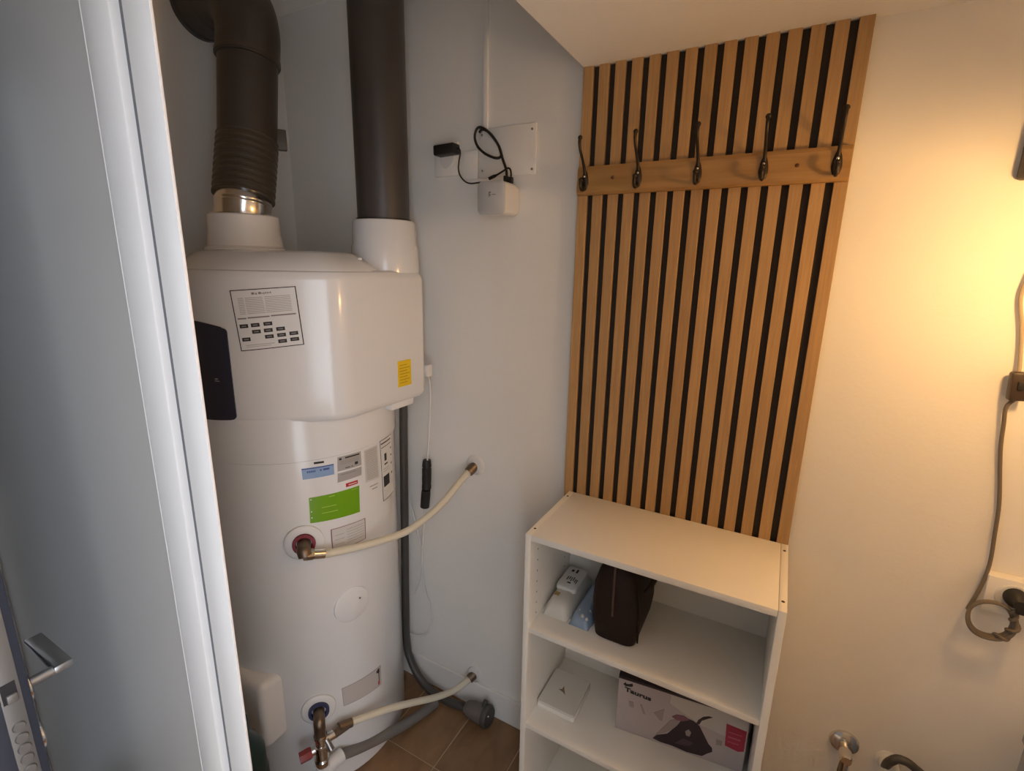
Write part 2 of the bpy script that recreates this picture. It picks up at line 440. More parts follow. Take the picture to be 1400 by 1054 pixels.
def multi(name, m, parent, c, rects, off, head=False, n=3):
    """print on a label: several rectangles joined into one flat layer"""
    b = MB()
    for (u0_, u1_, v0, v1) in rects:
        q = sub(c, u0_, u1_, v0, v1); T, B = [], []
        for i in range(n + 1):
            t = i / n
            pt = [q[0][k] + (q[1][k] - q[0][k]) * t for k in (0, 1)]; pb = [q[3][k] + (q[2][k] - q[3][k]) * t for k in (0, 1)]
            x, y = surf(pt[0], off, head); T.append(b.bm.verts.new((x, y, pt[1])))
            x, y = surf(pb[0], off, head); B.append(b.bm.verts.new((x, y, pb[1])))
        for i in range(n): b.bm.faces.new((T[i], T[i + 1], B[i + 1], B[i]))
    o = b.build(name, m, parent, smooth=60)
    if len(rects) > 1: o['kind'] = 'stuff'          # print too small to pick apart
    return o
def frame_rects(t, s=1.0): return [(0, 1, 0, t * s), (0, 1, 1 - t * s, 1), (0, t, 0, 1), (1 - t, 1, 0, 1)]

# dark display window, arched at its upper corners
dp = MB(); ring = []
disp = []
PH = 24.8
for i in range(9):
    t = math.radians(90 * i / 8); disp.append((PH - 2.2 + 2.2 * math.sin(t) * 1.0, -.170 + .011 * math.cos(t)))
for i in range(9):
    t = math.radians(90 * i / 8); disp.append((PH - 2.2 + 2.2 * math.cos(t), -.384 - .011 * math.sin(t)))
low = [(f, -.395 - .0065 * (1 - (f / 24) ** 2)) for f in range(22, -23, -2)]
upr = [(f, -.159 + .016 * (1 - (f / 24) ** 2)) for f in range(-22, 23, 2)]
poly = disp + low + [(-p[0], p[1]) for p in disp[::-1]] + upr
def dfn(u, v, t):
    x, y = surf(u, t, True); return (x, y, v)
# strip-wise build so that the window follows the curved hood
cols = sorted({round(p[0], 2) for p in poly})
def zrange(f):
    zs = []
    for i in range(len(poly)):
        (a, za), (b_, zb) = poly[i], poly[(i + 1) % len(poly)]
        if (a - f) * (b_ - f) <= 0:
            if abs(a - b_) < 1e-9: zs += [za, zb]
            else: zs.append(za + (zb - za) * (f - a) / (b_ - a))
    return min(zs), max(zs)
T, B, Ti, Bi = [], [], [], []
for f in cols:
    z0, z1 = zrange(f)
    T.append(dp.bm.verts.new(dfn(f, z1, .0035))); B.append(dp.bm.verts.new(dfn(f, z0, .0035)))
    Ti.append(dp.bm.verts.new(dfn(f, z1, -.001))); Bi.append(dp.bm.verts.new(dfn(f, z0, -.001)))
for i in range(len(cols) - 1):
    dp.bm.faces.new((T[i], T[i + 1], B[i + 1], B[i])); dp.bm.faces.new((T[i], Ti[i], Ti[i + 1], T[i + 1])); dp.bm.faces.new((B[i], B[i + 1], Bi[i + 1], Bi[i]))
dp.bm.faces.new((T[0], B[0], Bi[0], Ti[0])); dp.bm.faces.new((T[-1], Ti[-1], Bi[-1], B[-1]))
dpo = dp.build('display_panel', SCREEN, wh, smooth=50, label='dark navy display window')
multi('display_print', INKL, dpo, [(14, -.285), (20, -.285), (20, -.297), (14, -.297)], [(0.35, .62, .2, .45), (.3, .75, .7, .85)], .0038, True)

# instruction sheet on the hood
nt_c = [(28.18, -.067), (56.46, -.055), (58.16, -.201), (30.46, -.216)]
sh = patch('instruction_sheet', PAPER, wh, nt_c, head=True, label='white instruction sheet with grid of dark keys')
multi('sheet_border', INK, sh, nt_c, [(0, 1, 0, .014), (0, 1, .986, 1), (0, .016, 0, 1), (.984, 1, 0, 1)], .0013, True, 10)
KW, KH = .135, .062
keys = [(.055, .56), (.235, .555), (.43, .55), (.235, .665), (.42, .66), (.61, .655), (.055, .78), (.42, .765), (.61, .76), (.80, .752), (.61, .865), (.80, .855)]
for u, v in keys: multi('key_block', INK, sh, nt_c, [(u, u + KW, v, v + KH)], .0014, True)
multi('key_print', INKG, sh, nt_c, [(u + .03, u + KW - .03, v + .022, v + .040) for u, v in keys], .0016, True)
multi('heading_bar', INKG, sh, nt_c, [(.045, .185, .455, .477), (.205, .545, .45, .472), (.565, .945, .445, .467)], .0014, True)
multi('sheet_text', INKL, sh, nt_c, [(.10, .90, .135 + .028 * k, .146 + .028 * k) for k in range(10)] + [(.1, .55, .905, .916), (.1, .5, .935, .944)], .0014, True)
multi('sheet_title', INKG, sh, nt_c, [(.33, .37, .055, .09), (.38, .395, .065, .09), (.40, .415, .065, .095), (.435, .475, .055, .09), (.485, .50, .065, .09), (.51, .525, .065, .098), (.535, .55, .06, .09), (.56, .575, .062, .09), (.585, .60, .065, .09), (.61, .625, .06, .09)], .0014, True)
# yellow label on the right flank
yl = box('yellow_label', LYEL, wh, -1.0005, -.9992, 1.106, 1.166, -.361, -.281)
yp = MB()
for k in range(7): yp.box(-.9993, -.9990, 1.114, 1.148 + .010 * (k % 2), -.296 - .009 * k, -.2935 - .009 * k)
yp.build('label_print', mat('ochre_ink', (.45, .30, .0), .5), yl)
# labels round the top of the tank
bl_c = [(52.3, -.541), (68.5, -.543), (68.5, -.574), (52.5, -.573)]
lb = patch('blue_label', LBLUE, wh, bl_c)
multi('label_print', INKB, lb, bl_c, [(0, 1, 0, .1)] + [(.15 + .055 * k, .19 + .055 * k, .28, .44) for k in range(5)] + [(.55, .60, .26, .42), (.65, .85, .24, .42)], .0013)
patch('black_tag', INK, wh, [(58.5, -.527), (63.6, -.5285), (63.6, -.534), (58.5, -.533)])
g1 = [(70.7, -.5265), (84.9, -.5285), (84.9, -.571), (70.3, -.569)]
a1 = patch('rating_label', LGREY, wh, g1)
multi('label_print', INK, a1, g1, [(.30, .92, .10, .20), (.06, .16, .10, .24), (.70, .84, .62, .82), (.3, .5, .84, .89), (.55, .62, .84, .89)], .0013)
multi('label_lines', INKG, a1, g1, [(.08, .9, .32 + .075 * k, .335 + .075 * k) for k in range(4)], .0013)
g2 = [(70.3, -.575), (84.9, -.576), (84.5, -.602), (69.9, -.602)]
a2 = patch('serial_label', LGREY, wh, g2); multi('label_lines', INKG, a2, g2, [(.1, .75, .2, .26)], .0013)
rd = [(74.5, -.612), (81.8, -.613), (81.8, -.624), (74.5, -.623)]
a3 = patch('red_tag', LRED, wh, rd); multi('label_print', PAPER, a3, rd, [(.2, .9, .40, .62)], .0013)
gr = [(54.6, -.629), (82.6, -.632), (82.1, -.7155), (54.3, -.7055)]
a4 = patch('green_label', LGREEN, wh, gr, n=16, label='bright green information label')
multi('label_print', LGREEN2, a4, gr, [(.36, .48, .075, .105), (.22, .50, .44, .47), (.22, .53, .66, .69), (.82, .96, .06, .08)] + [(0, .008, 0, 1)], .0013)
multi('label_dots', PAPER, a4, gr, [(.025, .05, .06, .10), (.025, .05, .53, .57), (.025, .05, .77, .81)], .0013)
t1 = [(87.0, -.530), (98.0, -.531), (98.6, -.638), (87.4, -.632)]
a5 = patch('text_label', mat('pale_label', (.60, .58, .55), .4), wh, t1); multi('label_lines', LGREY, a5, t1, [(.08, .92, .05 + .048 * k, .07 + .048 * k) for k in range(19)], .0013)
multi('small_print', INKG, wh, [(90, -.648), (97, -.650), (97, -.672), (90, -.670)], [(0, 1, .1, .2), (.25, .9, .6, .72)], .0012)
en = [(100.5, -.524), (116, -.526), (117, -.727), (101.5, -.727)]
a6 = patch('energy_label', PAPER, wh, en, n=14, label='framed black and white energy label')
multi('label_frame', INK, a6, en, [(0, 1, 0, .009), (0, .03, 0, 1), (0, 1, .991, 1), (.06, .9, .05, .07), (.06, .9, .12, .13)], .0013, n=6)
multi('label_print', INK, a6, en, [(.26, .44, .24, .36), (.24, .50, .40, .425), (.12, .60, .60, .78), (.82, .92, .2, .23), (.82, .92, .32, .35), (.82, .92, .46, .49), (.82, .92, .62, .66)], .0013)
multi('label_lines', INKL, a6, en, [(.15, .6, .48, .49), (.15, .6, .52, .53), (.15, .6, .84, .845), (.15, .6, .88, .885), (.15, .6, .92, .925)], .0013)
mc = [(64.4, -.739), (85.4, -.743), (85.1, -.811), (64.4, -.812)]
a7 = patch('warning_label', mat('pale_label', (.60, .58, .55), .4), wh, mc, n=12)
multi('label_frame', CARTM, a7, mc, frame_rects(.025), .0013, n=8)
multi('label_lines', INKL, a7, mc, [(.42, .94, .18 + .12 * k, .21 + .12 * k) for k in range(6)] + [(.10, .34, .30, .33), (.08, .36, .5, .53), (.10, .34, .7, .73)], .0013)
lc = [(64.0, -1.286), (91.3, -1.296), (91.1, -1.371), (64.5, -1.354)]
a8 = patch('lower_label', mat('faint_label', (.50, .46, .44), .4), wh, lc, n=12)
multi('label_frame', INKG, a8, lc, [(0, 1, 0, .015), (0, 1, .985, 1), (0, .008, 0, 1), (.992, 1, 0, 1)], .0013, n=8)
multi('thermometer_mark', CARTD, a8, lc, [(.90, .955, .08, .30), (.86, .90, .12, .26), (.92, .945, .30, .72)], .0014)
multi('thermometer_bulb', LRED, a8, lc, [(.90, .95, .72, .92)], .0014)
multi('side_tag', SCREEN, wh, [(3.2, -.521), (5.2, -.521), (5.2, -.58), (3.2, -.58)], [(0, .9, 0, .2), (.2, .8, .3, .55), (0, 1, .72, 1)], .0012)

# electrical cover on the front of the tank
eb = MB(); eb.box(-1.480, -1.172, .680, .78, -1.405, -1.182, bevel=.022, seg=4); eb.build('electrical_cover', PLAST, wh, label='rounded white cover box low on the tank')
# round ports and access cap on the shell
def port(phi, z, name, ring_m, r=.050):
    t = math.radians(phi); n_ = Vector((math.sin(t), -math.cos(t), 0)); c = Vector((CX, CY, z)) + n_ * (RT - .005)
    o = MB().lathe(c, c + n_ * .014, [(0, r), (.7, r), (1, r - .006), (1, .031), (.75, .029)], 40).build(name, PLAST, wh)
    MB().lathe(c + n_ * .0, c + n_ * .022, [(0, .030), (1, .030), (1, .022), (.3, .020)], 32).build('port_ring', ring_m, o)
    return c, n_
pc, pn = port(50.5, -.760, 'hot_port', DRED, .052)
cc, cn = port(50.6, -1.328, 'cold_port', NAVY, .050)
t = math.radians(73.6); n_ = Vector((math.sin(t), -math.cos(t), 0)); c = Vector((CX, CY, -1.008)) + n_ * (RT - .012)
MB().lathe(c, c + n_ * .016, [(0, .056), (.8, .056), (1, .050)], 40).build('access_cap', ENAMEL, wh)
MB().cyl(c + n_ * .0155 + Vector((.006, .024, .012)), c + n_ * .0175 + Vector((.006, .024, .012)), .0035, n=12).build('cap_screw', STEEL, wh)
# service plug on the flank
box('cable_gland', PLAST, wh, -1.008, -.990, 1.236, 1.262, -.352, -.312, bevel=.004)

# ================================================================== DUCTS
ld = thing('exhaust_duct', 'dark insulated duct rising from the left collar and bending into the side wall', 'duct', (XL, YL, .128))
MB().lathe((XL, YL, .121), (XL - .004, YL + .012, .203), [(0, .0715), (.38, .0715), (.41, .0735), (.45, .0735), (.48, .0715), (.52, .0735), (.56, .0735), (.59, .0715), (1, .0715)], 48).build('steel_sleeve', ALU, ld)
P0 = Vector((XL - .003, YL + .010, .176)); P1 = Vector((-1.405, .968, .335)); P2 = Vector((-1.412, .998, .555))
def corr(t):
    k = t * 9 % 1
    return .0775 + (.0028 if k < .35 else 0)
MB().tube([P0 + (P1 - P0) * (i / 54) for i in range(55)], corr, n=44, smooth=False).build('corrugated_section', DUCT2, ld, smooth=30)
MB().tube([P1 - (P2 - P1) * .02, P1 + (P2 - P1) * .33, P1 + (P2 - P1) * .66, P2 + (P2 - P1) * .01], .0765, n=44, sub=3).build('insulated_section', DUCT, ld)
ep = [P2 - (P2 - P1) * .05, P2 + Vector((0, .004, .03))]
cen = Vector((-1.535, 1.02, .62))
for k in range(0, 7):
    a = math.radians(15 * k); ep.append(Vector((-1.412 - .135 * (1 - math.cos(a)), 1.005 + .022 * k / 6, .605 + .135 * math.sin(a))))
ep.append(Vector((-1.60, 1.030, .742)))
MB().tube(ep, .0815, n=44, sub=4).build('elbow', DUCT, ld, smooth=50)
MB().tube([P2 - (P2 - P1) * .03, P2 + (P2 - P1) * .02], .0838, n=44, smooth=False).build('elbow_band', DUCT2, ld)
MB().lathe((-1.575, 1.030, .742), (XC, 1.033, .742), [(0, .0835), (.12, .0835), (.14, .0815), (.82, .0815), (.84, .086), (1, .086)], 44).build('wall_flange', DUCT, ld)
MB().obox((-1.356, 1.040, .348), (.030, .022, .056), (0, 0, math.radians(55)), bevel=.003).build('duct_clip', DGREY, ld)

rd_ = thing('air_duct', 'straight dark duct rising from the right collar to the ceiling', 'duct', (XD, YDc, .128))
MB().lathe((XD, YDc, .1285), (XD, YDc, ZC - .001), [(0, .0765), (1, .0765)], 56).build('pipe', DUCT, rd_)
MB().lathe((XD, YDc, .1285), (XD, YDc, .1335), [(0, .080), (1, .080)], 56).build('seal_ring', BLACK, rd_)

# ================================================================== WATER CONNECTIONS
hh = thing('water_hose', 'cream hose from the red hot port across to the wall at mid height', 'hose', (pc.x + .06, pc.y - .05, -.78), 'flexible water hoses')
e0 = pc + pn * .004; e1 = pc + pn * .046; 
MB().tube([e0, pc + pn * .030, pc + pn * .046 + Vector((0, 0, -.004)), pc + pn * .054 + Vector((0, .004, -.016))], .0185, n=20).build('elbow_fitting', BRASS, hh)
j0 = pc + pn * .050 + Vector((.000, .002, -.014)); 
hp = [(-1.0505, .824, -.788), (-1.043, .840, -.793), (-1.026, .883, -.800), (-1.002, .944, -.808), (-.976, 1.009, -.812), (-.953, 1.069, -.810), (-.930, 1.127, -.790), (-.904, 1.191, -.753), (-.878, 1.258, -.694), (-.860, 1.298, -.661)]
MB().tube([j0, Vector((-1.060, .803, -.780))], .0165, n=8, smooth=False).build('hex_nut', STEEL, hh)
MB().tube([(-1.061, .800, -.780), (-1.047, .832, -.790)], .0140, n=20, smooth=False).build('crimp_sleeve', CHROME, hh)
MB().tube(hp, .0112, n=18).build('hose', HOSE, hh)
MB().tube([(-.866, 1.285, -.672), (-.856, 1.312, -.655)], .0165, n=20, smooth=False).build('wall_fitting', BRASS, hh)
MB().lathe((-.855, 1.313, -.653), (-.855, 1.303, -.653), [(0, .036), (.5, .034), (1, .026)], 36).build('wall_rosette', PLAST, hh)

# safety valve under the cold port
VX, VY = cc.x + cn.x * .05, cc.y + cn.y * .05
sv = thing('safety_valve', 'chrome safety valve with red knob hanging below the cold port', 'valve', (VX, VY, -1.52))
MB().tube([cc + cn * .010, cc + cn * .030, Vector((VX, VY, -1.336)), Vector((VX, VY, -1.352)), Vector((VX, VY, -1.385))], .0165, n=20).build('elbow', BRASS, sv)
MB().lathe((VX, VY, -1.380), (VX, VY, -1.47), [(0, .019), (.10, .019), (.12, .0165), (.38, .0165), (.40, .0205), (.62, .0205), (.64, .016), (.80, .018), (1, .018)], 24).build('valve_body', CHROME, sv)
kd = Vector((-.45, -.89, 0)).normalized()
MB().tube([Vector((VX, VY, -1.425)), Vector((VX, VY, -1.428)) + kd * .03], .0115, n=16, smooth=False).build('knob_stem', CHROME, sv)
q = kd.to_track_quat('Z', 'Y')
MB().lathe(Vector((VX, VY, -1.428)) + kd * .028, Vector((VX, VY, -1.430)) + kd * .062, [(0, .015), (.2, .0175), (1, .0165)], 6).build('red_knob', RED, sv, smooth=20)
od = Vector((.38, .92, -.10)).normalized()
MB().tube([Vector((VX, VY, -1.408)), Vector((VX, VY, -1.400)) + od * .045], .0135, n=16, smooth=False).build('outlet', CHROME, sv)
MB().tube([Vector((VX, VY, -1.400)) + od * .012 + Vector((.005, 0, 0)), Vector((VX, VY, -1.428)) + od * .026 + Vector((.02, -.012, 0))], .009, n=14, smooth=False).build('test_screw', STEEL, sv)
MB().lathe((VX, VY, -1.462), (VX, VY, -1.500), [(0, .017), (.2, .022), (1, .018)], 24).build('discharge_cup', CHROME, sv)

ch = thing('water_hose', 'cream hose from the chrome valve to the wall just above the baseboard', 'hose', (-1.04, .86, -1.40), 'flexible water hoses')
MB().tube([Vector((VX, VY, -1.400)) + od * .040, (-1.036, .860, -1.399)], .0145, n=8, smooth=False).build('hex_nut', BRASS, ch)
MB().tube([(-1.046, .835, -1.393), (-1.031, .873, -1.402)], .0138, n=18, smooth=False).build('crimp_sleeve', BRASS, ch)
MB().tube([(-1.034, .866, -1.400), (-1.014, .915, -1.411), (-.986, .984, -1.429), (-.951, 1.071, -1.463), (-.919, 1.150, -1.496), (-.891, 1.222, -1.515), (-.867, 1.282, -1.509), (-.860, 1.298, -1.503)], .0112, n=18).build('hose', HOSE, ch)
MB().tube([(-.866, 1.288, -1.508), (-.854, 1.312, -1.497)], .0165, n=20, smooth=False).build('wall_fitting', BRASS, ch)
MB().lathe((-.854, 1.313, -1.497), (-.854, 1.301, -1.497), [(0, .030), (.6, .029), (1, .022)], 32).build('wall_rosette', PLAST, ch)

dp_ = thing('discharge_pipe', 'grey drain pipe with white tee running along the tank foot', 'pipe', (VX, VY, FL))
MB().tube([(VX, VY, -1.490), (VX, VY, -1.60)], .0205, n=22, smooth=False).build('white_tee', PLAST, dp_)
MB().tube([(VX, VY, -1.512), (-1.053, .845, -1.512)], .0205, n=22, smooth=False).build('tee_branch', PLAST, dp_)
MB().tube([(-1.056, .835, -1.510), (-1.043, .903, -1.542), (-1.027, .985, -1.572), (-1.009, 1.074, -1.598), (-.992, 1.155, -1.613), (-.978, 1.228, -1.620)], .0165, n=20).build('pipe', GREYP, dp_)

bh = thing('condensate_hose', 'black hose dropping behind the tank and curling to the floor trap', 'hose', (-1.14, 1.27, FL))
MB().tube([(-1.118, 1.262, -.41), (-1.132, 1.27, -.60), (-1.150, 1.278, -1.0), (-1.158, 1.278, -1.30), (-1.156, 1.275, -1.47), (-1.135, 1.27, -1.53), (-1.095, 1.265, -1.582), (-1.030, 1.258, -1.614), (-.960, 1.258, -1.622), (-.892, 1.262, -1.620), (-.85, 1.266, -1.610)], .0145, n=16).build('hose', DGREY, bh)
ft = thing('floor_trap', 'round grey-brown drain trap on the floor against the baseboard', 'drain trap', (-.80, 1.265, FL))
MB().lathe((-.862, 1.262, -1.610), (-.772, 1.258, -1.598), [(0, .020), (.1, .026), (.35, .031), (.8, .034), (1, .034)], 30).build('trap_body', TRAP, ft)
MB().lathe((-.776, 1.258, -1.598), (-.756, 1.257, -1.596), [(0, .0385), (.7, .0385), (1, .034)], 30).build('trap_cap', DGREY, ft)
MB().tube([(-.785, 1.262, -1.572), (-.785, 1.272, -1.560), (-.785, 1.280, -1.556)], .009, n=14).build('spigot', DGREY, ft)
MB().sphere((-.757, 1.247, -1.583), .0035).build('cap_stud', CHROME, ft)

# thin white lead with black connector hanging beside the heater
wc = thing('signal_cable', 'thin white cable with black inline connector hanging beside the heater', 'cable', (-1.03, 1.285, -1.0))
MB().tube([(-1.000, 1.25, -.350), (-1.004, 1.262, -.380), (-1.018, 1.28, -.44), (-1.030, 1.287, -.54), (-1.044, 1.290, -.675)], .0032, n=10).build('cable', PLAST, wc)
MB().lathe((-1.046, 1.290, -.668), (-1.050, 1.290, -.778), [(0, .014), (.22, .0165), (.24, .0145), (.28, .0145), (.30, .0165), (.7, .0165), (.85, .0155), (.87, .0165), (1, .0165)], 20).build('socket_half', BLACK, wc)
MB().lathe((-1.052, 1.290, -.784), (-1.060, 1.290, -.852), [(0, .0155), (.2, .0165), (1, .0165)], 20).build('plug_half', BLACK, wc)
MB().tube([(-1.060, 1.291, -.850), (-1.072, 1.294, -.95), (-1.085, 1.296, -1.07), (-1.080, 1.297, -1.19), (-1.052, 1.297, -1.27), (-1.045, 1.297, -1.32), (-1.06, 1.297, -1.39), (-1.11, 1.297, -1.43), (-1.16, 1.297, -1.44)], .0031, n=8).build('cable_loop', PLAST, wc)
MB().tube([(-1.135, 1.300, -.86), (-1.112, 1.30, -.95), (-1.092, 1.30, -1.03), (-1.086, 1.30, -1.09), (-1.100, 1.30, -1.18), (-1.13, 1.30, -1.25)], .0028, n=8).build('cable_loop', PLAST, wc)

# dark green container behind the white frame
gc = thing('plastic_container', 'dark green container on the floor, half hidden by the white frame', 'container', (-1.10, .565, FL))
MB().lathe((-1.10, .565, FL), (-1.10, .565, -1.175), [(0, .060), (.03, .064), (.70, .064), (.73, .061), (.84, .060), (.90, .050), (.96, .030), (1, .028)], 36).build('body', GREEN, gc)
MB().lathe((-1.10, .565, -1.178), (-1.10, .565, -1.145), [(0, .032), (.8, .032), (1, .028)], 24).build('cap', GREEN, gc)

# ================================================================== BACK WALL, BETWEEN HEATER AND SLATS
tr = MB().box(-.829, -.813, YW - .009, YW, .383, ZC, bevel=.002).build('cable_trunking', WALL, loc=(-.82, YW, .38 + H))
tag(tr, 'narrow white cable trunking running up the wall above the cover plate', 'trunking')
pl = thing('cover_plate', 'flat white square cover plate screwed to the wall behind the small white router', 'cover plate', (-.75, YW, .253))
box('plate', WALL, pl, -.843, -.658, YW - .006, YW, .253, .383, bevel=.0015)
for x, z in ((-.832, .368), (-.670, .368), (-.668, .266), (-.830, .272)):
    MB().lathe((x, YW - .0055, z), (x, YW - .0080, z), [(0, .0036), (1, .0028)], 12).build('screw', STEEL, pl)
so = thing('socket_outlet', 'white wall socket carrying the black power adapter, left of the router', 'socket', (-.95, YW, .29))
box('face_plate', WALL, so, -1.000, -.915, YW - .010, YW, .265, .360, bevel=.003)
MB().lathe((-.952, YW - .009, .312), (-.952, YW - .016, .312), [(0, .027), (1, .024)], 30).build('socket_ring', PLAST, so)
box('blank_plate', WALL, so, -.914, -.845, YW - .008, YW, .252, .330, bevel=.002)
pa = thing('power_adapter', 'black plug-in power adapter with thin cord to the router', 'adapter', (-.955, 1.28, .33))
MB().obox((-.9385, 1.2805, .3325), (.074, .036, .029), (0, math.radians(-2), 0), bevel=.005).build('body', BLACK, pa)
MB().tube([(-.904, 1.282, .334), (-.895, 1.283, .333), (-.893, 1.286, .322), (-.904, 1.294, .300), (-.907, 1.296, .280), (-.900, 1.297, .260), (-.882, 1.297, .244), (-.862, 1.296, .238), (-.835, 1.292, .238), (-.79, 1.275, .235), (-.765, 1.262, .226)], .0022, n=8).build('cord', BLACK, pa)
ro = thing('router', 'small white rounded router mounted on the wall below a loop of black cable', 'router', (-.78, 1.28, .15))
def rrect(x0, x1, z0, z1, r, n=6):
    o = []
    for (cx, cz, a0) in ((x1 - r, z1 - r, 0), (x0 + r, z1 - r, 90), (x0 + r, z0 + r, 180), (x1 - r, z0 + r, 270)):
        for k in range(n + 1):
            a = math.radians(a0 + 90 * k / n); o.append((cx + r * math.cos(a), cz + r * math.sin(a)))
    return o
def rr_ring(x0, x1, z0, z1, r, y): return [(u, y, v) for u, v in rrect(x0, x1, z0, z1, r)]
RX0, RX1, RZ0, RZ1, RY = -.780, -.6965, .1395, .2245, 1.206
MB().ring_loft([rr_ring(RX0 + .012, RX1 - .012, RZ0 + .010, RZ1 - .010, .012, YW - .0005), rr_ring(RX0 + .003, RX1 - .003, RZ0 + .003, RZ1 - .003, .014, YW - .018), rr_ring(RX0, RX1, RZ0, RZ1, .014, YW - .045), rr_ring(RX0, RX1, RZ0, RZ1, .014, RY + .004)]).build('body', PLAST, ro, smooth=50)
MB().ring_loft([rr_ring(RX0 - .0005, RX1 + .0005, RZ0 - .0005, RZ1 + .0005, .014, RY + .004), rr_ring(RX0 - .0005, RX1 + .0005, RZ0 - .0005, RZ1 + .0005, .014, RY + .001), rr_ring(RX0 + .004, RX1 - .004, RZ0 + .004, RZ1 - .004, .012, RY - .002)]).build('front_cover', mat('router_front', (.52, .51, .50), .45), ro, smooth=50)
lg = MB(); RXC = (RX0 + RX1) / 2; 
lg.box(RXC - .006, RXC - .003, RY - .0026, RY - .0018, .184, .197); lg.box(RXC - .003, RXC + .001, RY - .0026, RY - .0018, .193, .197)
lg.box(RXC - .003, RXC + .001, RY - .0026, RY - .0018, .187, .1905); lg.box(RXC + .004, RXC + .016, RY - .0026, RY - .0018, .1885, .1905)
lg.build('logo', INKG, ro)
ec = thing('network_cable', 'black network cable looped above the router', 'cable', (-.74, 1.28, .23))
MB().tube([(-.727, 1.268, .228), (-.735, 1.282, .262), (-.753, 1.292, .295), (-.767, 1.294, .330), (-.792, 1.294, .361), (-.819, 1.294, .382), (-.839, 1.294, .384), (-.848, 1.294, .362), (-.838, 1.294, .336), (-.813, 1.294, .315), (-.784, 1.294, .302), (-.765, 1.293, .300), (-.757, 1.292, .306)], .0037, n=10).build('cable', BLACK, ec)
MB().tube([(-.757, 1.294, .302), (-.774, 1.300, .337), (-.80, 1.300, .368), (-.825, 1.300, .381), (-.837, 1.300, .374)], .0036, n=10).build('cable_strand', BLACK, ec)
box('connector', BLACK, ec, -.7335, -.7215, 1.262, 1.274, .2245, .246, bevel=.002)
MB().tube([(-.712, 1.266, .228), (-.714, 1.272, .248), (-.720, 1.278, .263), (-.730, 1.280, .268), (-.744, 1.281, .262), (-.772, 1.281, .250), (-.789, 1.280, .245)], .0026, n=8).build('short_lead', BLACK, ec)
box('connector', BLACK, ec, -.7175, -.7065, 1.262, 1.274, .2245, .242, bevel=.002)
MB().lathe((-.766, 1.281, .2525), (-.790, 1.280, .2445), [(0, .003), (.3, .0045), (1, .0045)], 12).build('lead_plug', BLACK, ec)

# ================================================================== SLAT PANEL
PX0 = -.5228; PW = .600
sp = thing('slat_panel', 'oak slat wall panel with black felt gaps behind the white bookcase', 'wall panel', (PX0 + PW / 2, YW, FL + .11))
box('felt_backing', FELT, sp, PX0 + .001, PX0 + PW - .001, YW - .009, YW - .0006, FL + .112, ZS - .001)
SWD, GAP = .0258, .0152
s0 = None
for i in range(15):
    x = PX0 + i * (SWD + GAP)
    if s0 is None:
        s0 = MB().box(x, x + SWD, YW - .020, YW - .009, FL + .112, ZS, bevel=.0008, seg=1).build('slat', OAK, sp, smooth=0)
    else:
        c_ = s0.copy(); COL.objects.link(c_); c_.parent = sp; c_.location = (x - PX0, 0, 0)

# ================================================================== COAT RACK
YRK = YW - .020
ck = thing('coat_rack', 'honey wooden coat rack board with five dark hooks across the slat panel', 'coat rack', (-.22, YRK, .185))
MB().ring_loft([[(x, YRK, .186), (x, YRK - .015, .186), (x, YRK - .020, .191), (x, YRK - .021, .205), (x, YRK - .0195, .212), (x, YRK - .018, .225), (x, YRK - .018, .246), (x, YRK - .014, .2545), (x, YRK, .2555)] for x in (-.5185, .0745)]).build('rail', PINE, ck, smooth=25)
for x, z in ((-.4245, .2235), (-.021, .2215)):
    MB().lathe((x, YRK - .0175, z), (x, YRK - .0195, z), [(0, .0042), (.6, .0042), (1, .003)], 14).build('rail_screw', mat('brown_screw', (.10, .035, .012), .5), ck)
hx = [-.497, -.360, -.222, -.085, .0505]
hk = None
def make_hook(x):
    b = MB(); yb = YRK - .018
    # oval back plate
    rings = []
    for k in range(11):
        t_ = -1 + 2 * k / 10; z = .220 + .026 * t_; w = .0088 * math.sqrt(max(0, 1 - t_ * t_)) * (1.0 - .25 * t_) + .0006
        rings.append([(x + w * math.cos(2 * math.pi * i / 16), yb - .0015 - .0045 * max(0, math.sin(2 * math.pi * i / 16)) * (w / .009), z) for i in range(16)])
    b.ring_loft(rings)
    # long upper prong, rising and leaning out
    b.tube([(x, yb - .004, .235), (x, yb - .012, .250), (x, yb - .028, .268), (x, yb - .043, .284), (x, yb - .050, .300), (x, yb - .0485, .310)], lambda t_: .0042 - .0008 * math.sin(t_ * 3.1), n=12)
    b.sphere((x, yb - .0475, .312), .0058, (1, .9, 1), 12, 8)
    # short lower prong curling up
    b.tube([(x, yb - .003, .205), (x, yb - .014, .196), (x, yb - .027, .197), (x, yb - .033, .208), (x, yb - .031, .216)], .0040, n=12)
    b.sphere((x, yb - .0305, .218), .0056, (1, .9, 1), 12, 8)
    return b
for i, x in enumerate(hx):
    if hk is None:
        hk = make_hook(x).build('hook', HOOK, ck, smooth=60)
        hs_ = MB().sphere((x, YRK - .0245, .229), .0032).build('hook_screw', CHROME, hk)
    else:
        c_ = hk.copy(); COL.objects.link(c_); c_.parent = ck; c_.location = (x - hx[0], 0, 0)
        d_ = hs_.copy(); COL.objects.link(d_); d_.parent = c_

